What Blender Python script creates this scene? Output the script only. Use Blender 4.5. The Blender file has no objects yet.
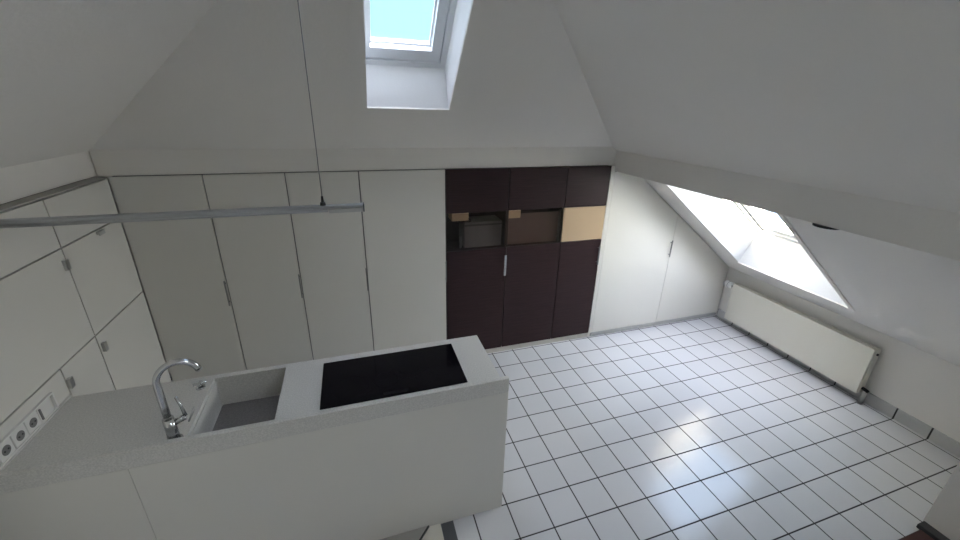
import bpy, bmesh, math, random
from mathutils import Vector, Matrix
T = 0.25                      # one floor tile is 25 cm; all layout numbers below are in tiles
sc = bpy.context.scene
col = sc.collection
# ------------------------------------------------------------------ camera
cam = bpy.data.cameras.new('camera'); co = bpy.data.objects.new('camera', cam); col.objects.link(co)
CR = [[0.95156, -0.306383, 0.025741], [-0.088256, -0.35238, -0.931686], [0.294524, 0.884284, -0.362351]]
CC = [-5.3432, -14.28165, 10.59934]
FPX, PX, PY = 394.894, 482.967, 258.223
M = Matrix(((CR[0][0], -CR[1][0], -CR[2][0], CC[0]*T), (CR[0][1], -CR[1][1], -CR[2][1], CC[1]*T),
            (CR[0][2], -CR[1][2], -CR[2][2], CC[2]*T), (0, 0, 0, 1)))
co.matrix_world = M
cam.sensor_width = 36; cam.lens = FPX/960*36; cam.clip_start = 0.02
cam.shift_x = (480-PX)/960; cam.shift_y = (PY-270)/960
sc.camera = co
# ------------------------------------------------------------------ sky and exposure
EXPO_V = 0.62
# (direction, colour, strength, dot from, dot to): even sky, zenith, hazy glow round the low sun, right and behind
SKY_GLOWS = [((0, 0, 1), (0.62, 0.86, 1.0), 0.45, -3.0, -1.5),
             ((0.05, 0.85, 0.5), (0.18, 0.78, 0.86), 0.95, 0.6, 0.9),
             ((0, -0.25, 1), (0.80, 0.83, 1.04), 10.0, 0.45, 1.0),
             ((0.98, -0.15, 0.2), (1.0, 0.96, 0.88), 13.0, 0.7, 1.0),
             ((0.62, -0.78, 0.30), (0.92, 0.94, 1.0), 7.0, 0.45, 0.97),
             ((0.85, 0.25, 0.5), (0.58, 0.74, 1.08), 4.2, 0.5, 1.0)]
w = bpy.data.worlds.new('sky'); sc.world = w; w.use_nodes = True
nt = w.node_tree; nt.nodes.clear()
out = nt.nodes.new('ShaderNodeOutputWorld'); bg = nt.nodes.new('ShaderNodeBackground')
tc = nt.nodes.new('ShaderNodeTexCoord')
def glow(direction, colour, strength, lo, hi):
    d = nt.nodes.new('ShaderNodeVectorMath'); d.operation = 'DOT_PRODUCT'
    n = nt.nodes.new('ShaderNodeVectorMath'); n.operation = 'NORMALIZE'
    nt.links.new(tc.outputs['Generated'], n.inputs[0]); nt.links.new(n.outputs[0], d.inputs[0])
    d.inputs[1].default_value = Vector(direction).normalized()
    m = nt.nodes.new('ShaderNodeMapRange'); m.interpolation_type = 'SMOOTHSTEP'
    m.inputs['From Min'].default_value = lo; m.inputs['From Max'].default_value = hi
    nt.links.new(d.outputs['Value'], m.inputs['Value'])
    x = nt.nodes.new('ShaderNodeVectorMath'); x.operation = 'SCALE'; x.inputs[0].default_value = [c*strength for c in colour]
    nt.links.new(m.outputs['Result'], x.inputs['Scale'])
    return x.outputs[0]
acc = None
for gl in SKY_GLOWS:
    v = glow(*gl)
    if acc is None: acc = v
    else:
        ad = nt.nodes.new('ShaderNodeVectorMath'); ad.operation = 'ADD'
        nt.links.new(acc, ad.inputs[0]); nt.links.new(v, ad.inputs[1]); acc = ad.outputs[0]
nt.links.new(acc, bg.inputs['Color']); bg.inputs['Strength'].default_value = 1.0
nt.links.new(bg.outputs[0], out.inputs['Surface'])
sc.view_settings.view_transform = 'Standard'; sc.view_settings.look = 'None'
sc.view_settings.gamma = 1; sc.view_settings.use_curve_mapping = False
sc.view_settings.exposure = EXPO_V
sun = bpy.data.lights.new('sun', 'SUN'); sun.energy = 190; sun.color = (1.0, 0.87, 0.70); sun.angle = math.radians(1.0)
so = bpy.data.objects.new('sun', sun); col.objects.link(so)
so.rotation_euler = Vector((-0.30, -0.85, 0.455)).to_track_quat('Z', 'Y').to_euler()
def portal(name, center, ex, ey, su, sv, nrm):
    l = bpy.data.lights.new(name, 'AREA'); l.shape = 'RECTANGLE'; l.size = su*T; l.size_y = sv*T
    l.cycles.is_portal = True
    o = bpy.data.objects.new(name, l); col.objects.link(o)
    z = -Vector(nrm).normalized(); z = -z      # lamp shines along local -z, into the room
    x = Vector(ex).normalized(); y = z.cross(x)
    o.matrix_world = Matrix(((x.x, y.x, z.x, center[0]*T), (x.y, y.y, z.y, center[1]*T), (x.z, y.z, z.z, center[2]*T), (0, 0, 0, 1)))
# ------------------------------------------------------------------ geometry of the roof planes
KB = 0.9637; ZB0, YB0 = 9.12, 0.10          # hip slope above the tall cupboards
KR = 0.751                                  # right slope
def zR(x): return 3.08 + KR*(12.99-x)
KL = 0.7246
def zL(x): return 9.10 + KL*(x+12.40)
XR = 13.2; YREAR = -22.0
xr = (zR(0)-zL(0))/(KL+KR); zr = zR(xr); yr = YB0-(zr-ZB0)/KB
NB = math.hypot(1, KB); NR = math.hypot(1, KR)
def PB(u, v, d=0):      # point on / above hip slope: u = x, v = up the slope, d = outwards
    return Vector((u, YB0 - v/NB + d*KB/NB, ZB0 + v*KB/NB + d/NB))
def PR(u, v, d=0):      # right slope: u = y
    return Vector((XR - v/NR + d*KR/NR, u, zR(XR) + v*KR/NR + d/NR))
NL = math.hypot(1, KL)
def PL(u, v, d=0):      # left slope: u = y
    return Vector((-12.6 + v/NL - d*KL/NL, u, zL(-12.6) + v*KL/NL + d/NL))
portal('daylight_back', PB(-3.6, 5.0, 1.6), (1, 0, 0), None, 2.9, 5.4, (0, KB, 1))
portal('daylight_right', PR(-3.7, 5.4, 2.1), (0, 1, 0), None, 4.6, 6.6, (KR, 0, 1))
portal('daylight_added', PR(-16.35, 14.4, 1.2), (0, 1, 0), None, 3.4, 4.6, (KR, 0, 1))  # portal of the added window behind the camera

# ------------------------------------------------------------------ materials
def mat(name, c, rough=0.5, metal=0.0, bump=0.0, bscale=60, var=0.0, vscale=3, coat=0, spec=0.5):
    m = bpy.data.materials.new(name); m.use_nodes = True; n = m.node_tree.nodes; L = m.node_tree.links
    b = n['Principled BSDF']; b.inputs['Base Color'].default_value = (*c, 1); b.inputs['Roughness'].default_value = rough
    b.inputs['Metallic'].default_value = metal; b.inputs['Coat Weight'].default_value = coat
    b.inputs['Specular IOR Level'].default_value = spec
    t = n.new('ShaderNodeTexCoord')
    if var:
        z = n.new('ShaderNodeTexNoise'); z.inputs['Scale'].default_value = vscale; z.inputs['Detail'].default_value = 4
        L.new(t.outputs['Object'], z.inputs['Vector'])
        r = n.new('ShaderNodeMix'); r.data_type = 'RGBA'
        r.inputs['A'].default_value = (*[k*(1-var) for k in c], 1); r.inputs['B'].default_value = (*[min(1, k*(1+var)) for k in c], 1)
        L.new(z.outputs['Fac'], r.inputs['Factor']); L.new(r.outputs['Result'], b.inputs['Base Color'])
    if bump:
        z = n.new('ShaderNodeTexNoise'); z.inputs['Scale'].default_value = bscale; z.inputs['Detail'].default_value = 3
        L.new(t.outputs['Object'], z.inputs['Vector'])
        bp = n.new('ShaderNodeBump'); bp.inputs['Strength'].default_value = bump; bp.inputs['Distance'].default_value = 0.01
        L.new(z.outputs['Fac'], bp.inputs['Height']); L.new(bp.outputs[0], b.inputs['Normal'])
    return m
PLASTER = mat('plaster', (0.80, 0.772, 0.722), 0.9, bump=0.12, bscale=45, var=0.015)
PLASTER_W = mat('plaster_reveal', (0.80, 0.80, 0.79), 0.7, bump=0.05)
WHITE = mat('white_laminate', (0.67, 0.65, 0.595), 0.38, bump=0.02, bscale=8)
CARC = mat('cabinet_carcass', (0.16, 0.155, 0.15), 0.7)
FRAMEW = mat('window_white_lacquer', (0.78, 0.79, 0.80), 0.35, var=0.02)
HANDLE = mat('darkened_steel', (0.27, 0.27, 0.265), 0.35, 1.0, bump=0.03, bscale=200)  # steel darkened to carry the shade on the door handles
SEAL = mat('rubber_seal', (0.10, 0.10, 0.11), 0.6)
CREAM = mat('cream_enamel', (0.70, 0.675, 0.585), 0.35, var=0.01)
CHROME = mat('chrome', (0.62, 0.63, 0.64), 0.16, 1.0, bump=0.01)
STEEL = mat('brushed_steel', (0.52, 0.52, 0.51), 0.34, 1.0, bump=0.03, bscale=200)
ALU = mat('aluminium', (0.44, 0.45, 0.46), 0.42, 0.8, bump=0.02, bscale=120)
DARKP = mat('dark_plastic', (0.02, 0.02, 0.02), 0.45, var=0.1)
GREYP = mat('grey_metal', (0.10, 0.105, 0.11), 0.5, var=0.05)
SOCK = mat('socket_white', (0.70, 0.69, 0.66), 0.4, var=0.02)
SOCKD = mat('socket_well', (0.17, 0.165, 0.16), 0.5, var=0.05)
BEIGE = mat('beige_panel', (0.50, 0.37, 0.24), 0.30, var=0.04, vscale=2)
TAUPE = mat('taupe_panel', (0.20, 0.155, 0.15), 0.45, var=0.05)
CARTON = mat('light_carton', (0.85, 0.68, 0.46), 0.5, var=0.04)
NICHE = mat('niche_interior', (0.035, 0.024, 0.023), 0.6, var=0.05)
APPL = mat('grey_appliance', (0.22, 0.22, 0.23), 0.4, var=0.05)
PLINTH = mat('plinth_cream', (0.60, 0.58, 0.52), 0.5, var=0.03)
PLINTHG = mat('plinth_grey', (0.50, 0.50, 0.49), 0.5, var=0.05)
HOB = mat('hob_glass', (0.006, 0.005, 0.007), 0.07, var=0.02, spec=0.12)
HOBRING = mat('hob_ring', (0.009, 0.008, 0.010), 0.16, var=0.02, spec=0.14)
PARQ = mat('brown_parquet', (0.055, 0.022, 0.018), 0.35, var=0.35, vscale=14)
RUG = mat('black_strip', (0.035, 0.036, 0.038), 0.6, var=0.1)

def wood():
    m = mat('dark_wenge', (0.045, 0.022, 0.022), 0.48, spec=0.22); n = m.node_tree.nodes; L = m.node_tree.links
    b = n['Principled BSDF']; t = n.new('ShaderNodeTexCoord'); mp = n.new('ShaderNodeMapping')
    mp.inputs['Scale'].default_value = (1.2, 6, 34)
    z = n.new('ShaderNodeTexNoise'); z.inputs['Scale'].default_value = 3; z.inputs['Detail'].default_value = 7; z.inputs['Roughness'].default_value = 0.65
    L.new(t.outputs['Object'], mp.inputs['Vector']); L.new(mp.outputs[0], z.inputs['Vector'])
    r = n.new('ShaderNodeValToRGB'); r.color_ramp.elements[0].position = 0.3; r.color_ramp.elements[1].position = 0.75
    r.color_ramp.elements[0].color = (0.018, 0.009, 0.010, 1); r.color_ramp.elements[1].color = (0.042, 0.021, 0.023, 1)
    L.new(z.outputs['Fac'], r.inputs[0]); L.new(r.outputs[0], b.inputs['Base Color'])
    bp = n.new('ShaderNodeBump'); bp.inputs['Strength'].default_value = 0.08; bp.inputs['Distance'].default_value = 0.004
    L.new(z.outputs['Fac'], bp.inputs['Height']); L.new(bp.outputs[0], b.inputs['Normal'])
    return m
WENGE = wood()

def stone(name, c, k=0.10):
    m = mat(name, c, 0.36); n = m.node_tree.nodes; L = m.node_tree.links; b = n['Principled BSDF']
    t = n.new('ShaderNodeTexCoord'); z = n.new('ShaderNodeTexNoise'); z.inputs['Scale'].default_value = 130; z.inputs['Detail'].default_value = 5
    L.new(t.outputs['Object'], z.inputs['Vector'])
    r = n.new('ShaderNodeValToRGB'); r.color_ramp.elements[0].position = 0.35; r.color_ramp.elements[1].position = 0.68
    r.color_ramp.elements[0].color = (*[x*(1-2*k) for x in c], 1); r.color_ramp.elements[1].color = (*[x*(1+k) for x in c], 1)
    L.new(z.outputs['Fac'], r.inputs[0]); L.new(r.outputs[0], b.inputs['Base Color'])
    return m
STONE = stone('speckled_stone', (0.63, 0.615, 0.575), 0.075)
STONEB = stone('darker_stone', (0.20, 0.185, 0.18), 0.10)  # darker tone of the worktop stone, for the basin floor only

def tile_mat(name, axes, gw=0.037, base=(0.63, 0.63, 0.64), off=(0, 0)):
    """glazed tile with dark grout on every whole tile of the given world axes"""
    m = mat(name, base, 0.17); n = m.node_tree.nodes; L = m.node_tree.links; b = n['Principled BSDF']
    geo = n.new('ShaderNodeNewGeometry'); sp = n.new('ShaderNodeSeparateXYZ'); L.new(geo.outputs['Position'], sp.inputs[0])
    masks = []; cells = []
    def mth(op, a, bv=None):
        x = n.new('ShaderNodeMath'); x.operation = op
        for i, q in enumerate((a, bv)):
            if q is None: continue
            if isinstance(q, (int, float)): x.inputs[i].default_value = q
            else: L.new(q, x.inputs[i])
        return x.outputs[0]
    for ax, of in zip(axes, off):
        u = mth('ADD', mth('DIVIDE', sp.outputs[ax], T), 100.0 - of)
        cells.append(mth('FLOOR', u))
        f = mth('FRACT', u); dist = mth('MINIMUM', f, mth('SUBTRACT', 1.0, f))
        mr = n.new('ShaderNodeMapRange'); mr.inputs['From Min'].default_value = gw*0.38; mr.inputs['From Max'].default_value = gw*0.62
        L.new(dist, mr.inputs['Value']); masks.append(mr.outputs['Result'])
    mk = masks[0] if len(masks) == 1 else mth('MINIMUM', masks[0], masks[1])
    cmb = n.new('ShaderNodeCombineXYZ')
    for i, c in enumerate(cells): L.new(c, cmb.inputs[i])
    wn = n.new('ShaderNodeTexWhiteNoise'); L.new(cmb.outputs[0], wn.inputs['Vector'])
    tint = n.new('ShaderNodeMix'); tint.data_type = 'RGBA'
    tint.inputs['A'].default_value = (*[k*0.965 for k in base], 1); tint.inputs['B'].default_value = (*[k*1.02 for k in base], 1)
    L.new(wn.outputs['Value'], tint.inputs['Factor'])
    gr = n.new('ShaderNodeMix'); gr.data_type = 'RGBA'; gr.inputs['A'].default_value = (0.035, 0.033, 0.033, 1)
    L.new(mk, gr.inputs['Factor']); L.new(tint.outputs['Result'], gr.inputs['B']); L.new(gr.outputs['Result'], b.inputs['Base Color'])
    ro = n.new('ShaderNodeMapRange'); ro.inputs['To Min'].default_value = 0.85; ro.inputs['To Max'].default_value = 0.16
    L.new(mk, ro.inputs['Value']); L.new(ro.outputs['Result'], b.inputs['Roughness'])
    z = n.new('ShaderNodeTexNoise'); z.inputs['Scale'].default_value = 9; z.inputs['Detail'].default_value = 2
    L.new(geo.outputs['Position'], z.inputs['Vector'])
    hsum = mth('ADD', mth('MULTIPLY', z.outputs['Fac'], 0.6), mk)
    bp = n.new('ShaderNodeBump'); bp.inputs['Strength'].default_value = 0.35; bp.inputs['Distance'].default_value = 0.003
    L.new(hsum, bp.inputs['Height']); L.new(bp.outputs[0], b.inputs['Normal'])
    return m
TILE = tile_mat('white_floor_tile', (0, 1))
TILEB = tile_mat('grey_base_tile', (1,), 0.05, (0.56, 0.56, 0.55), off=(0,))

def glass(name, tint, rough=0.02, ior=1.45):
    m = bpy.data.materials.new(name); m.use_nodes = True; n = m.node_tree.nodes; L = m.node_tree.links; n.clear()
    o = n.new('ShaderNodeOutputMaterial'); tr = n.new('ShaderNodeBsdfTransparent'); gl = n.new('ShaderNodeBsdfGlossy')
    fr = n.new('ShaderNodeFresnel'); mx = n.new('ShaderNodeMixShader'); z = n.new('ShaderNodeTexNoise')
    z.inputs['Scale'].default_value = 3
    rr = n.new('ShaderNodeMapRange'); rr.inputs['To Min'].default_value = rough; rr.inputs['To Max'].default_value = rough*1.6
    L.new(z.outputs['Fac'], rr.inputs['Value']); L.new(rr.outputs['Result'], gl.inputs['Roughness'])
    tr.inputs['Color'].default_value = (*tint, 1); fr.inputs['IOR'].default_value = ior
    ge = n.new('ShaderNodeNewGeometry'); sb = n.new('ShaderNodeMath'); sb.operation = 'SUBTRACT'; sb.inputs[0].default_value = 1.0
    L.new(ge.outputs['Backfacing'], sb.inputs[1]); ml = n.new('ShaderNodeMath'); ml.operation = 'MULTIPLY'
    L.new(fr.outputs[0], ml.inputs[0]); L.new(sb.outputs[0], ml.inputs[1])      # reflect on the entry face only
    L.new(ml.outputs[0], mx.inputs[0]); L.new(tr.outputs[0], mx.inputs[1]); L.new(gl.outputs[0], mx.inputs[2]); L.new(mx.outputs[0], o.inputs['Surface'])
    return m
GLASS = glass('window_glass', (0.95, 0.97, 0.97))
SMOKE = glass('smoked_glass', (0.80, 0.76, 0.73))

# ------------------------------------------------------------------ mesh helpers (tile units, world coordinates)
def box(bm, x0, y0, z0, x1, y1, z1, bev=0.0):
    x0, x1 = sorted((x0, x1)); y0, y1 = sorted((y0, y1)); z0, z1 = sorted((z0, z1))
    v = [bm.verts.new(p) for p in ((x0,y0,z0),(x1,y0,z0),(x1,y1,z0),(x0,y1,z0),(x0,y0,z1),(x1,y0,z1),(x1,y1,z1),(x0,y1,z1))]
    f = [bm.faces.new([v[i] for i in q]) for q in ((3,2,1,0),(4,5,6,7),(0,1,5,4),(1,2,6,5),(2,3,7,6),(3,0,4,7))]
    if bev > 0:
        ed = list({e for q in f for e in q.edges})
        bmesh.ops.bevel(bm, geom=ed, offset=bev, segments=2, affect='EDGES', profile=0.5)
    return bm
def B(*a, **k): return box(bmesh.new(), *a, **k)
def prism(bm, pts, dvec):
    """closed polygon pts (3D, planar) extruded by dvec"""
    d = Vector(dvec); a = [bm.verts.new(p) for p in pts]; b = [bm.verts.new(Vector(p)+d) for p in pts]; n = len(pts)
    bm.faces.new(a); bm.faces.new(b[::-1])
    for i in range(n): bm.faces.new((a[i], b[i], b[(i+1) % n], a[(i+1) % n]))
    return bm
def ring(bm, F, o, i, d0, d1):
    """rectangular ring: outer (u0,v0,u1,v1), inner, between depths d0,d1 of frame function F"""
    def rect(r, d): return [bm.verts.new(F(u, v, d)) for u, v in ((r[0], r[1]), (r[2], r[1]), (r[2], r[3]), (r[0], r[3]))]
    A, Bq, Cq, D = rect(o, d0), rect(i, d0), rect(o, d1), rect(i, d1)
    for k in range(4):
        j = (k+1) % 4
        bm.faces.new((A[k], A[j], Bq[j], Bq[k])); bm.faces.new((Cq[k], Dv(D, k), Dv(D, j), Cq[j]))
        bm.faces.new((A[k], Cq[k], Cq[j], A[j])); bm.faces.new((Bq[k], Bq[j], D[j], D[k]))
    return bm
def Dv(D, k): return D[k]
def cyl(bm, p0, p1, r0, r1=None, seg=24, caps=True):
    p0, p1 = Vector(p0), Vector(p1); r1 = r0 if r1 is None else r1
    z = (p1-p0).normalized(); x = z.orthogonal().normalized(); y = z.cross(x)
    a = []; b = []
    for k in range(seg):
        t = 2*math.pi*k/seg; d = x*math.cos(t)+y*math.sin(t)
        a.append(bm.verts.new(p0+d*r0)); b.append(bm.verts.new(p1+d*r1))
    for k in range(seg):
        j = (k+1) % seg; f = bm.faces.new((a[k], a[j], b[j], b[k])); f.smooth = True
    if caps: bm.faces.new(a[::-1]); bm.faces.new(b)
    return bm
def tube(bm, pts, rad, seg=18, caps=True):
    pts = [Vector(p) for p in pts]; rad = rad if isinstance(rad, list) else [rad]*len(pts)
    rings = []; prev = None
    for i, p in enumerate(pts):
        t = ((pts[i+1] if i+1 < len(pts) else p) - (pts[i-1] if i else p)).normalized()
        if prev is None: x = t.orthogonal().normalized()
        else: x = (prev - t*prev.dot(t)).normalized()
        prev = x; y = t.cross(x)
        rings.append([bm.verts.new(p+(x*math.cos(2*math.pi*k/seg)+y*math.sin(2*math.pi*k/seg))*rad[i]) for k in range(seg)])
    for a, b in zip(rings, rings[1:]):
        for k in range(seg):
            f = bm.faces.new((a[k], a[(k+1) % seg], b[(k+1) % seg], b[k])); f.smooth = True
    if caps: bm.faces.new(rings[0][::-1]); bm.faces.new(rings[-1])
    return bm
def annulus(bm, c, r0, r1, z0, z1, seg=64):
    A = []
    for r, z in ((r0, z0), (r1, z0), (r1, z1), (r0, z1)):
        A.append([bm.verts.new((c[0]+r*math.cos(2*math.pi*k/seg), c[1]+r*math.sin(2*math.pi*k/seg), z)) for k in range(seg)])
    for q in range(4):
        for k in range(seg):
            j = (k+1) % seg; bm.faces.new((A[q][k], A[q][j], A[(q+1) % 4][j], A[(q+1) % 4][k]))
    return bm
def link(name, bm, m, parent=None, origin=None):
    bmesh.ops.recalc_face_normals(bm, faces=bm.faces)
    if parent is not None:
        r = parent
        while r.parent: r = r.parent
        o0 = Vector(r.location)
    else: o0 = Vector(origin)*T if origin is not None else Vector((0, 0, 0))
    for v in bm.verts: v.co = v.co*T - o0
    me = bpy.data.meshes.new(name); bm.to_mesh(me); bm.free(); me.materials.append(m)
    o = bpy.data.objects.new(name, me); col.objects.link(o)
    if parent is not None: o.parent = parent
    else: o.location = o0
    return o
def tag(o, label, cat, group=None):
    o['label'] = label; o['category'] = cat
    if group: o['group'] = group
    return o
def thing(name, label, cat, loc, group=None):
    o = bpy.data.objects.new(name, None); col.objects.link(o); o.location = Vector(loc)*T; o.empty_display_size = 0.1
    return tag(o, label, cat, group)
def struct(name, bm, m, parent=None):
    o = link(name, bm, m, parent)
    if parent is None: o['kind'] = 'structure'
    return o

# ------------------------------------------------------------------ the setting
XL0 = -12.12
struct('floor', B(-15, YREAR-0.2, -0.8, 13.3, 2.6, 0), TILE)
th = 0.6
# back wall behind cupboards + boxed purlin band above them
bm = prism(bmesh.new(), [(-15, 2.3, 0), (XR+.3, 2.3, 0), (XR+.3, 2.3, zR(XR)), (5.15, 2.3, zR(5.15)), (-12.4, 2.3, 9.1), (-15, 2.3, 9.1)], (0, .3, 0)); struct('wall_back', bm, PLASTER)
bm = bmesh.new(); prism(bm, [(-12.4, YB0, 8.375), (-12.4, 2.3, 8.375), (-12.4, 2.3, 9.6), (-12.4, YB0, 9.12)], (17.55, 0, 0))
struct('trim_back', bm, PLASTER)
bm = bmesh.new(); prism(bm, [(-12.43, 2.3, 8.39), (-15, 2.3, 8.39), (-15, 2.3, 9.10), (-12.43, 2.3, 9.10)], (0, YREAR-2.3, 0))
struct('trim_left', bm, PLASTER)
bm = B(-15, YREAR, 0, -14.6, 2.3, 9.1); box(bm, -14.6, YREAR, 0, -12.40, -8.3, 8.43); struct('wall_left', bm, PLASTER)
struct('wall_right', B(XR, YREAR, 0, XR+0.3, 2.3, zR(XR)+0.1), PLASTER)
FILL = mat('filler_strip', (0.38, 0.36, 0.33), 0.7, var=0.05)
struct('trim_filler', B(XL0-.33, -7, 8.337, XL0-.01, 0, 8.375), FILL)
# boxed beam on the right slope
bm = bmesh.new(); xb = 5.15; zb = 8.14
prism(bm, [(xb, 2.3, zR(xb)), (xb, 2.3, zb), (12.99-(zb-3.08)/KR, 2.3, zb)], (0, YREAR-2.3, 0)); struct('trim_beam', bm, PLASTER)

def slab(F, outer, hole, d, window):
    """roof slab with a hole; reveal runs from the hole to the window rectangle at depth d"""
    bm = bmesh.new()
    def loop(r, dd): return [bm.verts.new(F(u, v, dd)) for u, v in ((r[0], r[1]), (r[2], r[1]), (r[2], r[3]), (r[0], r[3]))]
    O = [bm.verts.new(F(u, v, 0)) for u, v in outer]; H = loop(hole, 0)
    for k in range(4): bm.faces.new((O[k], O[(k+1) % 4], H[(k+1) % 4], H[k]))
    O2 = [bm.verts.new(F(u, v, d)) for u, v in outer]; W = loop(window, d)
    for k in range(4):
        j = (k+1) % 4
        bm.faces.new((O2[k], O2[j], W[j], W[k])); bm.faces.new((O[k], O2[k], O2[j], O[j]))
    return bm, H, W
def reveal(F, hole, window, d):
    bm = bmesh.new()
    def loop(r, dd): return [bm.verts.new(F(u, v, dd)) for u, v in ((r[0], r[1]), (r[2], r[1]), (r[2], r[3]), (r[0], r[3]))]
    a, b = loop(hole, 0.0), loop(window, d); c, e = loop((hole[0]-.02, hole[1]-.02, hole[2]+.02, hole[3]+.02), 0.0), loop((window[0]-.05, window[1]-.05, window[2]+.05, window[3]+.05), d)
    for k in range(4):
        j = (k+1) % 4
        bm.faces.new((a[k], a[j], b[j], b[k])); bm.faces.new((c[k], c[j], e[j], e[k])); bm.faces.new((a[k], a[j], c[j], c[k])); bm.faces.new((b[k], b[j], e[j], e[k]))
    return bm
# hip slope (trapezoid narrowing to the ridge)
vB = (zr-ZB0)/KB*NB
h1 = (-4.77, 1.93, -2.30, 6.9); w1 = (-5.04, 2.68, -2.40, 7.3); d1 = 0.85
bm, _, _ = slab(PB, [(-12.6, -0.15), (5.3, -0.15), (xr+0.01, vB), (xr-0.01, vB)], h1, d1, w1); struct('ceiling_back', bm, PLASTER)
struct('trim_1', reveal(PB, h1, w1, d1), PLASTER_W)
# right slope: from knee wall to ridge.  two pieces: with the window, and the rest
vR = (XR-xr)*NR
h2 = (-6.05, 1.57, -1.30, 8.35); w2 = (-5.85, 2.36, -1.68, 8.0); d2 = 1.45
v5 = (XR-4.9)*NR
bm, _, _ = slab(PR, [(-8.0, 0), (2.3, 0), (2.3, v5), (-8.0, v5)], h2, d2, w2)
prism(bm, [PR(.15, v5), PR(yr, vR), PR(-8.0, vR), PR(-8.0, v5)], PR(0, 0, .4)-PR(0, 0, 0))
struct('ceiling_right', bm, PLASTER)
struct('trim_2', reveal(PR, h2, w2, d2), PLASTER_W)
# left slope
vL = (xr+12.6)*NL
bm = bmesh.new(); prism(bm, [PL(.3, 0), PL(yr, vL), PL(YREAR, vL), PL(YREAR, 0)], PL(0, 0, .4)-PL(0, 0, 0)); struct('ceiling_left', bm, PLASTER)
# right slope behind the camera, with an added, unseen window above the beam for brightness
h3 = (-18.0, 12.2, -14.7, 16.6); w3 = h3; d3 = .85
bm, _, _ = slab(PR, [(YREAR, 0), (-8, 0), (-8, vR), (YREAR, vR)], h3, d3, w3); struct('ceiling_rear', bm, PLASTER)
struct('trim_added_window', reveal(PR, h3, w3, d3), PLASTER_W)
bm = bmesh.new(); y = YREAR
prism(bm, [(-15, y, 0), (XR, y, 0), (XR, y, zR(XR)), (xr, y, zr), (-12.6, y, zL(-12.6)), (-15, y, 9.1)], (0, -.5, 0)); struct('wall_rear', bm, PLASTER)

def roof_window(name, F, r, d, s1, s2, gi, low=0.0):
    """frame, sash, glass and seal of a roof window; r = clear rectangle at depth d"""
    u0, v0, u1, v1 = r
    fr = struct(name, ring(bmesh.new(), F, (u0-.05, v0-.05, u1+.05, v1+.05), (u0+s1, v0+s1, u1-s1, v1-s1), d, d+.5), FRAMEW)
    a = s1+.02
    sl = link('seal', ring(bmesh.new(), F, (u0+s1-.01, v0+s1-.01, u1-s1+.01, v1-s1+.01), (u0+a+.02, v0+a+.02, u1-a-.02, v1-a-.02), d+.16, d+.3), SEAL, fr)
    sh = link('sash', ring(bmesh.new(), F, (u0+a, v0+a, u1-a, v1-a), (u0+a+s2, v0+a+s2+low, u1-a-s2, v1-a-s2), d+.06, d+.46), FRAMEW, fr)
    b = a+s2
    ring_bm = ring(bmesh.new(), F, (u0+b-.04, v0+b-.04+low, u1-b+.04, v1-b+.04), (u0+b+.05, v0+b+.05+low, u1-b-.05, v1-b-.05), d+.26, d+.36)
    link('glazing_bead', ring_bm, FRAMEW, sh)
    bm = bmesh.new(); prism(bm, [F(u0+b-.02, v0+b-.02+low, d+gi), F(u1-b+.02, v0+b-.02+low, d+gi), F(u1-b+.02, v1-b+.02, d+gi), F(u0+b-.02, v1-b+.02, d+gi)], F(0, 0, .03)-F(0, 0, 0))
    link('pane', bm, GLASS, sh)
    # ventilation bar across the top of the sash
    bm = bmesh.new(); c0, c1 = F(u0+a+.3, v1-a-.12, d-.05), F(u1-a-.3, v1-a-.12, d-.05); tube(bm, [c0, c1], .05)
    link('vent_handle', bm, ALU, sh)
    return fr
roof_window('window_1', PB, w1, d1, .16, .27, .30, .08)
roof_window('window_2', PR, w2, d2, .22, .34, .30)
roof_window('window_added', PR, w3, d3, .14, .20, .30)  # added out of view to let in more daylight
# narrow linings round the two openings
bm = bmesh.new()
for q in ((-5.12, 1.80, -4.77, 7.2), (-4.77, 1.84, -2.16, 1.93), (-2.29, 1.93, -2.16, 7.2)):
    prism(bm, [PB(q[0], q[1], 0), PB(q[2], q[1], 0), PB(q[2], q[3], 0), PB(q[0], q[3], 0)], PB(0, 0, -.06)-PB(0, 0, 0))
struct('trim_3', bm, PLASTER)
bm = bmesh.new()
for q in ((-6.20, 1.47, -6.05, 8.35), (-6.05, 1.49, -1.30, 1.57)):
    prism(bm, [PR(q[0], q[1], 0), PR(q[2], q[1], 0), PR(q[2], q[3], 0), PR(q[0], q[3], 0)], PR(0, 0, -.05)-PR(0, 0, 0))
struct('trim_4', bm, PLASTER)
# tiled base course along the knee wall, white partition near the camera's right
struct('baseboard_right', B(XR-.06, -10.9, 0, XR, 0.0, 0.47, bev=.01), TILEB)
bm = bmesh.new(); xp = 8.93
prism(bm, [(xp, -10.88, 0), (XR, -10.88, 0), (XR, -10.88, zR(XR)), (xp, -10.88, zR(xp))], (0, YREAR+10.88, 0)); struct('wall_partition', bm, PLASTER)
struct('baseboard_partition', B(xp-.30, -13.5, 0, xp, -10.90, .14, bev=.02), RUG)
struct('trim_threshold', B(6.2, -14.5, 0, xp-.31, -11.0, .05, bev=.01), PARQ)

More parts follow.
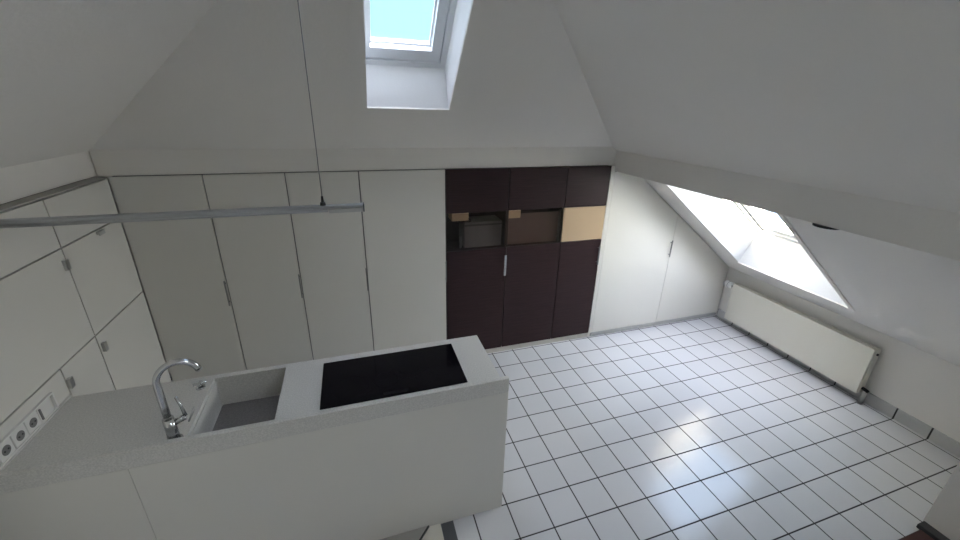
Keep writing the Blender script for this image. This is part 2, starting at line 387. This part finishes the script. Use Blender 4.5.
# ------------------------------------------------------------------ tall cupboards along the back
SEAMS = [-12.12, -9.77, -7.46, -5.16, -2.12]
ZT = 8.36; G = 0.018
def bar_handle(parent, x, z0, z1, m, side=0.035, out_=0.13):
    bm = B(x-side, -out_, z0, x+side, -out_+.035, z1, bev=.008)
    for z in (z0+.12, z1-.12): cyl(bm, (x, -out_+.03, z), (x, 0.004, z), .022, seg=12)
    return link('handle', bm, m, parent)
labels = ['tall white cupboard in the left corner of the back row', 'tall white cupboard second from the left corner in the back row',
          'tall white cupboard above which the lamp rail ends', 'tall white cupboard directly left of the dark wood cupboards']
for i in range(4):
    x0, x1 = SEAMS[i], SEAMS[i+1]
    t = thing('tall_cupboard', labels[i], 'cupboard', ((x0+x1)/2, 1.1, 0), 'white tall cupboards along the back')
    link('carcass', B(x0+.002, .085, .30, x1-.002, 2.2, ZT-.02), CARC, t)
    link('plinth', B(x0+.002, .09, 0, x1-.002, .25, .30), PLINTH, t)
    dr = link('door', B(x0+G, 0, .30, x1-G, .08, ZT, bev=.006), WHITE, t)
    bar_handle(dr, x1-.03, 3.9, 4.83, HANDLE, side=.022)
DX = [-2.12, .42, 2.93, 4.98]
dl = ['dark wood cupboard with a grey appliance behind its smoked glass', 'middle dark wood cupboard with brown smoked glass',
      'dark wood cupboard with a beige glass panel, at right end of the dark group']
for i in range(3):
    x0, x1 = DX[i], DX[i+1]
    t = thing('display_cupboard', dl[i], 'cupboard', ((x0+x1)/2, 1.1, 0), 'dark wood cupboards along the back')
    bm = B(x0+.002, .085, .30, x1-.002, 2.2, 5.13)
    box(bm, x0+.002, .085, 6.68, x1-.002, 2.2, ZT-.02); box(bm, x0+.002, 1.25, 5.13, x1-.002, 2.2, 6.68)
    box(bm, x0+.002, .085, 5.13, x0+.06, 1.25, 6.68); box(bm, x1-.06, .085, 5.13, x1-.002, 1.25, 6.68)
    link('carcass', bm, NICHE, t)
    link('plinth', B(x0+.002, .09, 0, x1-.002, .25, .30), PLINTH, t)
    lo = link('door', B(x0+G, 0, .30, x1-G, .08, 5.13, bev=.006), WENGE, t)
    up = link('door', B(x0+G, 0, 6.69, x1-G, .08, ZT, bev=.006), WENGE, t)
    if i == 0: h = bar_handle(lo, x1-.06, 3.92, 4.84, CHROME, side=.05); h['label'] = 'bright chrome handle'
    if i == 2: bar_handle(lo, x1-.12, 3.95, 4.87, GREYP)  # dark grey stands for the shade on this handle
    if i == 2:
        gp = link('glass_panel', B(x0+G, .0, 5.16, x1-G, .06, 6.66, bev=.006), BEIGE, t); gp['label'] = 'beige satin glass panel'
    else:
        gp = link('glass_panel', B(x0+G, .03, 5.16, x1-G, .05, 6.66), SMOKE, t); gp['label'] = 'smoked glass panel'
    if i == 1: link('back_panel', B(x0+.07, .30, 5.14, x1-.07, .34, 6.45), TAUPE, t)
# what stands behind the smoked glass
t = thing('built_in_appliance', 'dark grey boxy appliance behind the smoked glass, far left niche', 'appliance', (-.45, .75, 5.13))
link('body', B(-1.30, .32, 5.131, .30, 1.2, 6.20, bev=.02), APPL, t); link('front_rail', B(-1.30, .28, 6.05, .30, .32, 6.12), SEAL, t)
link('foot', cyl(bmesh.new(), (-1.42, .42, 5.131), (-1.42, .42, 5.6), .05), ALU, t)
bx = thing('beige_box', 'small beige box under the top edge of the left smoked glass niche', 'box', (-1.5, .7, 6.28))
link('carton', B(-1.80, .34, 6.285, -1.12, 1.0, 6.62, bev=.01), CARTON, bx); link('shelf', B(-2.05, .33, 6.22, -1.0, 1.24, 6.28), NICHE, bx)
bx = thing('beige_box', 'beige box on top of the brown panel in middle smoked glass niche', 'box', (.8, .7, 6.46))
link('carton', B(.50, .14, 6.32, 1.03, .28, 6.64, bev=.01), CARTON, bx)
# cupboards under the right slope
zc = lambda x: zR(x) - .05
SX = [5.17, 9.0, 13.12]
sl = ['white cupboard under the slope beside the dark wood group, taller side', 'low triangular white cupboard under the slope beside the radiator corner']
# white filler panel between dark group and the slope cupboards
t = thing('filler_panel', 'narrow white panel right of the dark wood cupboards under the beam', 'panel', (5.07, .3, 0))
link('board', B(4.985, 0.0, .27, 5.168, .08, 8.37), WHITE, t); link('side', B(5.0, .08, 0.0, 5.13, 2.2, 8.10), WHITE, t)
for i in range(2):
    x0, x1 = SX[i], SX[i+1]
    t = thing('slope_cupboard', sl[i], 'cupboard', ((x0+x1)/2, 1.0, 0), 'white cupboards cut to the slope')
    def poly(a, b, y, zl, gap):
        if a < 6.2:
            return [(a, y, zl), (b, y, zl), (b, y, zc(b)-gap), (6.3, y, min(zc(6.3)-gap, 8.10)), (a, y, 8.10)]
        return [(a, y, zl), (b, y, zl), (b, y, zc(b)-gap), (a, y, zc(a)-gap)]
    link('carcass', prism(bmesh.new(), poly(x0+.01, x1-.01, .085, .28, .1), (0, 2.1, 0)), CARC, t)
    dr = link('door', prism(bmesh.new(), poly(x0+G*.6, x1-G*.6, 0, .28, 0), (0, .08, 0)), WHITE, t)
    if i == 0: bar_handle(dr, x1-.11, 3.95, 4.80, HANDLE, side=.03)
    link('plinth', B(x0+.01, .07, 0, x1-.01, .25, .28), PLINTHG, t)
    link('plinth_lip', B(x0+.01, .02, .13, x1-.01, .07, .17), PLINTHG, t)

# ------------------------------------------------------------------ cupboards along the left wall
XL = -12.12
def lb(y0, y1, z0, z1, dx=.08, gap=G): return B(XL-dx, y0+gap, z0+gap, XL, y1-gap, z1-gap, bev=.006)
def tab(parent, y, z, vertical, m=STEEL):
    if vertical: bm = B(XL, y-.05, z-.13, XL+.06, y+.05, z+.13, bev=.012); box(bm, XL+.06, y-.05, z-.13, XL+.075, y+.08, z+.13)
    else: bm = B(XL, y-.14, z-.04, XL+.06, y+.14, z+.04, bev=.012); box(bm, XL+.06, y-.14, z-.07, XL+.075, y+.14, z+.04)
    return link('handle', bm, m, parent)
GL = 'white cupboards on the left wall'
def unit(lbl, y0, y1, z0, z1, hd=None):
    t = thing('wall_cupboard', lbl, 'cupboard', (XL-1.2, (y0+y1)/2, z0), GL)
    link('carcass', B(XL-2.3, y0+.003, z0+.003, XL-.085, y1-.003, z1-.003), CARC, t)
    d = link('door', lb(y0, y1, z0, z1), WHITE, t)
    if hd: tab(d, *hd)
    return t
ZH1, ZH2, ZTL = 7.15, 4.71, 8.33
unit('white top cupboard on the left wall nearest the room corner', -2.78, -.008, ZH1, ZTL)
unit('white top cupboard on the left wall cut off by the photo edge', -6.98, -2.78, ZH1, ZTL)
unit('white middle cupboard on the left wall touching the room corner', -2.78, -.008, ZH2, ZH1, (-1.22, ZH1-.08, False))
unit('large white middle cupboard on the left wall above the sockets', -6.98, -2.78, ZH2, ZH1, (-2.90, 6.76, True))
unit('white lower cupboard on the left wall in the corner behind the worktop', -2.78, -.008, .30, ZH2, (-2.66, 4.3, True))
unit('narrow white lower cupboard between corner cupboard and socket panel', -4.20, -2.78, .30, ZH2, (-4.16, 4.27, True))
t = thing('plinth_board', 'white plinth board under the left wall cupboards', 'plinth', (XL-.2, -2.1, 0))
link('board', B(XL-.25, -4.2, 0, XL-.1, -.02, .30), PLINTH, t)
# socket panel above the worktop
t = thing('socket_panel', 'white panel with a row of round sockets above the worktop', 'socket panel', (XL-.05, -5.6, 4.0))
link('panel', B(XL-.12, -6.98, 4.02, XL, -4.22, ZH2-.02, bev=.006), WHITE, t)
link('frame', ring(bmesh.new(), lambda u, v, d: Vector((XL+d, u, v)), (-6.9, 4.05, -4.72, 4.46), (-6.86, 4.085, -4.76, 4.425), 0, .06), SOCK, t)
link('ledge', B(XL, -6.98, 4.005, XL+.07, -4.3, 4.03, bev=.006), SOCK, t)
for yy in (-5.43, -5.79, -6.16, -6.53):
    s = link('socket', B(XL, yy-.17, 4.09, XL+.05, yy+.17, 4.42, bev=.012), SOCK, t)
    bm = bmesh.new(); cyl(bm, (XL+.02, yy, 4.25), (XL+.055, yy, 4.25), .10)
    link('socket_well', bm, SOCKD, s)
    bm = bmesh.new()
    for dz in (-.045, .045): cyl(bm, (XL+.05, yy+dz, 4.25), (XL+.062, yy+dz, 4.25), .018, seg=10)
    link('pin_hole', bm, DARKP, s)
s = link('switch', B(XL, -5.24, 4.09, XL+.05, -4.86, 4.42, bev=.012), SOCK, t)
link('rocker', B(XL+.04, -5.22, 4.12, XL+.075, -5.18, 4.39, bev=.01), SOCKD, s)

# ------------------------------------------------------------------ kitchen island
IX0, IX1, IYF, IYB, WZ, UZ = -12.10, -2.16, -7.02, -4.33, 4.0, 4.42
t = thing('kitchen_island', 'long white kitchen island running out from left wall', 'kitchen island', ((IX0+IX1)/2, -5.6, 0))
link('carcass', B(IX0+.3, IYF+.12, .25, IX1-.1, IYB-.1, 3.0), CARC, t)
link('carcass', B(IX0+.3, IYF+.12, 3.0, -9.5, IYB-.1, WZ-.2), CARC, t)
link('carcass', B(-7.1, IYF+.12, 3.0, IX1-.1, IYB-.1, WZ-.2), CARC, t)
link('front_panel', B(-9.884, IYF, 0, IX1-.005, IYF+.11, 4.0, bev=.004), WHITE, t)
link('front_panel', B(IX0-.3, IYF, 0, -9.892, IYF+.11, 4.0, bev=.004), WHITE, t)
link('end_panel', B(IX1-.1, IYF+.115, 0, IX1-.005, IYB-.1, WZ-.18, bev=.004), WHITE, t)
for k in range(4):
    a = IX0+.3+k*(IX1-.1-IX0-.3)/4; b_ = IX0+.3+(k+1)*(IX1-.1-IX0-.3)/4
    d = link('door', B(a+.02, IYB-.1, .3, b_-.02, IYB-.02, WZ-.25, bev=.006), WHITE, t)
# worktop with raised front edge and moulded sink
SX0, SX1, SY0, SY1 = -9.12, -7.47, -6.80, -4.48
t = thing('worktop', 'speckled grey stone worktop with raised front edge and moulded sink', 'worktop', ((IX0+IX1)/2, -5.6, WZ))
bm = bmesh.new()
def holed(bm, X0, Y0, X1, Y1, x0, y0, x1, y1, z0, z1):
    ring(bm, lambda u, v, d: Vector((u, v, d)), (X0, Y0, X1, Y1), (x0, y0, x1, y1), z0, z1)
holed(bm, IX0, IYF+.115, IX1, IYB, SX0, SY0, SX1, SY1, WZ-.16, WZ)
link('slab', bm, STONE, t)
link('raised_edge', B(IX0-.3, IYF-.002, WZ+.001, IX1, IYF+.115, UZ, bev=.012), STONE, t)
bm = bmesh.new()
def loopz(x0, y0, x1, y1, z, r=.08, n=5):
    L_ = []
    for cx_, cy_, a0 in ((x1-r, y1-r, 0), (x0+r, y1-r, 90), (x0+r, y0+r, 180), (x1-r, y0+r, 270)):
        for k in range(n):
            a = math.radians(a0+90*k/(n-1)); L_.append(bm.verts.new((cx_+r*math.cos(a), cy_+r*math.sin(a), z)))
    return L_
rings = [loopz(SX0-.08, SY0-.08, SX1+.08, SY1+.08, WZ-.165, .02), loopz(SX0, SY0, SX1, SY1, WZ-.163, .02), loopz(SX0, SY0, SX1, SY1, WZ-.012, .02), loopz(SX0+.02, SY0+.02, SX1-.02, SY1-.02, WZ-.1, .05), loopz(SX0+.04, SY0+.06, SX1-.04, SY1-.06, 3.24, .05), loopz(SX0+.06, SY0+.08, SX1-.06, SY1-.08, 3.22, .05)]
rings = [rings[0]] + rings[3:]; FL = [Vector(v_.co) for v_ in rings[-1]]
for a, b_ in zip(rings, rings[1:]):
    for k in range(len(a)): f = bm.faces.new((a[k], a[(k+1) % len(a)], b_[(k+1) % len(a)], b_[k]))
sk = link('sink_basin', bm, STONE, t); sk['label'] = 'deep moulded stone sink'
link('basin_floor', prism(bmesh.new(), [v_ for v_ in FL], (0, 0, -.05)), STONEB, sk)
dn = link('drain', cyl(bmesh.new(), (-8.1, -5.7, 3.221), (-8.1, -5.7, 3.24), .17), CHROME, sk)
# hob
t = thing('ceramic_hob', 'wide black glass hob set in the stone worktop', 'hob', (-4.78, -5.49, WZ))
hg = link('glass_plate', B(-6.54, -6.39, WZ+.002, -3.03, -4.60, WZ+.03, bev=.01), HOB, t)
for cx_, cy_, r in ((-5.85, -5.80, .42), (-5.80, -5.05, .30), (-5.0, -5.75, .30), (-4.35, -5.35, .50), (-4.35, -5.35, .34), (-3.55, -5.65, .32)):
    link('cooking_zone', annulus(bmesh.new(), (cx_, cy_), r-.012, r, WZ+.0305, WZ+.032), HOBRING, hg)
link('control_panel', B(-5.1, -6.33, WZ+.0302, -4.5, -6.22, WZ+.0315), HOBRING, hg)
# tap
bx0, by0 = -9.31, -6.47
t = thing('kitchen_tap', 'chrome gooseneck kitchen tap standing beside the sink', 'tap', (bx0, by0, WZ))
bm = cyl(bmesh.new(), (bx0, by0, WZ), (bx0, by0, WZ+.04), .15, .14); cyl(bm, (bx0, by0, WZ+.04), (bx0, by0, WZ+.57), .105, .10)
link('body', bm, CHROME, t)
pts = [(bx0, by0, WZ+.62), (bx0, by0, WZ+.9), (bx0, by0, WZ+1.25)]
R_ = .345; sd = Vector((.94, .34, 0)).normalized()
for k in range(0, 17):
    a = math.radians(180-k*10.5); c = Vector((bx0, by0, WZ+1.40))+sd*R_
    pts.append(c+sd*R_*math.cos(a)+Vector((0, 0, R_*1.05*math.sin(a))))
link('spout', tube(bmesh.new(), pts, [.068]*3+[.062]*17), CHROME, t)
link('aerator', cyl(bmesh.new(), pts[-1], pts[-1]+(pts[-1]-pts[-2]).normalized()*.03, .062), STEEL, t)
bm = cyl(bmesh.new(), (bx0+.05, by0+.02, WZ+.42), (bx0+.25, by0+.10, WZ+.47), .065)
hb = link('valve_body', bm, CHROME, t)
link('lever', tube(bmesh.new(), [(bx0+.26, by0+.09, WZ+.50), (bx0+.22, by0+.12, WZ+.72), (bx0+.17, by0+.13, WZ+.96)], [.035, .03, .028], seg=12), CHROME, hb)
bm = bmesh.new(); tube(bm, [(bx0+.30, by0+.06, WZ+.36), (bx0+.42, by0+.16, WZ+.62)], .022, seg=10)
link('lever_stop', bm, STEEL, hb)
# pop-up waste knob
kx, ky = -9.33, -4.78
t = thing('waste_knob', 'small chrome turning knob on the worktop behind the sink corner', 'knob', (kx, ky, WZ))
link('base', cyl(bmesh.new(), (kx, ky, WZ), (kx, ky, WZ+.04), .10), CHROME, t)
bm = cyl(bmesh.new(), (kx, ky, WZ+.04), (kx, ky, WZ+.10), .045); link('stem', bm, CHROME, t)
link('cross_grip', box(cyl(bmesh.new(), (kx-.13, ky-.03, WZ+.12), (kx+.13, ky+.05, WZ+.12), .03), kx-.03, ky-.10, WZ+.10, kx+.03, ky+.10, WZ+.14), CHROME, t)

# ------------------------------------------------------------------ hanging lamp rail
ry, rz, rx0, rx1 = -5.5, 8.47, -11.9, -5.20
t = thing('pendant_light_rail', 'long slim aluminium lamp rail hung on thin wires above the island', 'lamp', ((rx0+rx1)/2, ry, rz))
bm = B(rx0, ry-.075, rz, rx1, ry+.075, rz+.07, bev=.02); link('profile', bm, ALU, t)
bm = tube(bmesh.new(), [(rx0+.02, ry-.0, rz-.03), (rx1-.72, ry, rz-.03)], .055, seg=16); l_ = link('diffuser', bm, ALU, t)
bm = B(rx1-.70, ry-.07, rz-.10, rx1-.01, ry+.07, rz-.002, bev=.02); link('driver_housing', bm, STEEL, t)
link('end_cap', B(rx1, ry-.08, rz-.10, rx1+.03, ry+.08, rz+.075, bev=.01), GREYP, t)
link('end_cap', B(rx0-.03, ry-.08, rz-.10, rx0, ry+.08, rz+.075, bev=.01), GREYP, t)
for x in (-6.0, -11.35):
    zt = min(ZB0+KB*(YB0-ry), zL(x))
    wr = link('suspension_wire', tube(bmesh.new(), [(x, ry, rz+.1), (x, ry, zt)], .009, seg=8), HANDLE, t)
    link('wire_clamp', cyl(cyl(bmesh.new(), (x, ry, rz+.07), (x, ry, rz+.13), .06, .05), (x, ry, rz+.13), (x, ry, rz+.26), .03, .02), DARKP, wr)
    link('ceiling_rose', cyl(bmesh.new(), (x, ry, zt-.12), (x, ry, zt+.02), .12, .14), STEEL, wr)

# ------------------------------------------------------------------ radiator
ra, rb, rz0, rz1, rxf, rxb = -6.93, -.82, .42, 2.42, 12.66, 13.06
t = thing('radiator', 'long low cream panel radiator on the knee wall under skylight', 'radiator', (12.9, -3.9, 0))
fp = link('front_panel', B(rxf, ra, rz0, rxf+.06, rb, rz1, bev=.015), CREAM, t)
link('back_panel', B(rxb-.06, ra+.02, rz0+.02, rxb, rb-.02, rz1-.03, bev=.012), CREAM, t)
bm = bmesh.new(); k = ra+.12
while k < rb-.1:
    box(bm, rxf+.09, k, rz0+.06, rxb-.09, k+.03, rz1-.12); k += .14
link('convector_fins', bm, CREAM, t)
bm = bmesh.new(); k = ra+.05
while k < rb-.05:
    box(bm, rxf+.07, k, rz1-.035, rxb-.07, k+.035, rz1-.01); k += .09
box(bm, rxf+.06, ra+.03, rz1-.05, rxf+.10, rb-.03, rz1-.005); box(bm, rxb-.10, ra+.03, rz1-.05, rxb-.06, rb-.03, rz1-.005); box(bm, (rxf+rxb)/2-.02, ra+.03, rz1-.05, (rxf+rxb)/2+.02, rb-.03, rz1-.02)
gr = link('top_grille', bm, CREAM, t)
for yy in (ra, rb):
    link('side_cover', B(rxf+.055, yy-.02, rz0+.02, rxb-.03, yy+.02, rz1-.02, bev=.008), CREAM, t)
link('air_vent', cyl(bmesh.new(), (12.86, ra-.06, rz1-.22), (12.86, ra-.01, rz1-.22), .045, seg=14), DARKP, t)
for yy in (-1.6, -6.1): link('wall_bracket', B(rxb-.01, yy-.08, rz0+.2, XR-.002, yy+.08, rz1-.3), CREAM, t)
vb = link('valve', tube(bmesh.new(), [(12.88, ra-.02, .66), (12.88, ra-.12, .64), (12.88, ra-.24, .62)], [.06, .07, .06], seg=14), DARKP, t)
box_bm = cyl(bmesh.new(), (12.96, ra-.12, .60), (12.78, ra-.12, .70), .055, seg=14); link('valve_nut', box_bm, DARKP, vb)
link('supply_pipe', cyl(cyl(bmesh.new(), (12.88, ra-.14, .0), (12.88, ra-.14, .60), .08), (12.88, ra-.14, 0), (12.88, ra-.14, .04), .10), STEEL, t)
th_ = link('thermostat_valve', tube(bmesh.new(), [(12.83, rb+.02, 2.16), (12.80, rb+.2, 2.2)], .05, seg=12), CHROME, t)
hd = link('thermostat_head', tube(bmesh.new(), [(12.80, rb+.16, 2.2), (12.80, rb+.20, 2.2), (12.80, rb+.50, 2.2), (12.80, rb+.56, 2.2)], [.11, .17, .17, .12], seg=20), FRAMEW, th_)
link('scale_ring', tube(bmesh.new(), [(12.80, rb+.30, 2.2), (12.80, rb+.315, 2.2)], .173, seg=20), SEAL, hd)

# ------------------------------------------------------------------ small things
t = thing('beam_lamp', 'small dark round fitting on the underside of the right beam', 'lamp', (5.32, -8.18, zb))
link('housing', cyl(bmesh.new(), (5.32, -8.18, zb-.05), (5.32, -8.18, zb), .27, .27, seg=40), DARKP, t)
link('lens', cyl(bmesh.new(), (5.32, -8.18, zb-.06), (5.32, -8.18, zb-.049), .18, .2, seg=40), GREYP, t)
# floor pieces at the foot of the island
t = thing('floor_strip', 'dark grey floor strip at the foot of island front', 'floor strip', (-3.65, -8.0, 0))
link('strip', B(-3.92, -9.6, 0, -3.58, IYF-.01, .025, bev=.005), GREYP, t)
t = thing('floor_wedge', 'cream wedge against the island foot beside the dark strip', 'wedge', (-4.1, -7.5, 0))
bm = bmesh.new(); prism(bm, [(-3.93, -7.03, 0), (-4.22, -7.03, 0), (-4.9, -7.75, 0), (-4.9, -9.0, 0), (-3.93, -9.0, 0)], (0, 0, .05)); link('block', bm, CREAM, t)
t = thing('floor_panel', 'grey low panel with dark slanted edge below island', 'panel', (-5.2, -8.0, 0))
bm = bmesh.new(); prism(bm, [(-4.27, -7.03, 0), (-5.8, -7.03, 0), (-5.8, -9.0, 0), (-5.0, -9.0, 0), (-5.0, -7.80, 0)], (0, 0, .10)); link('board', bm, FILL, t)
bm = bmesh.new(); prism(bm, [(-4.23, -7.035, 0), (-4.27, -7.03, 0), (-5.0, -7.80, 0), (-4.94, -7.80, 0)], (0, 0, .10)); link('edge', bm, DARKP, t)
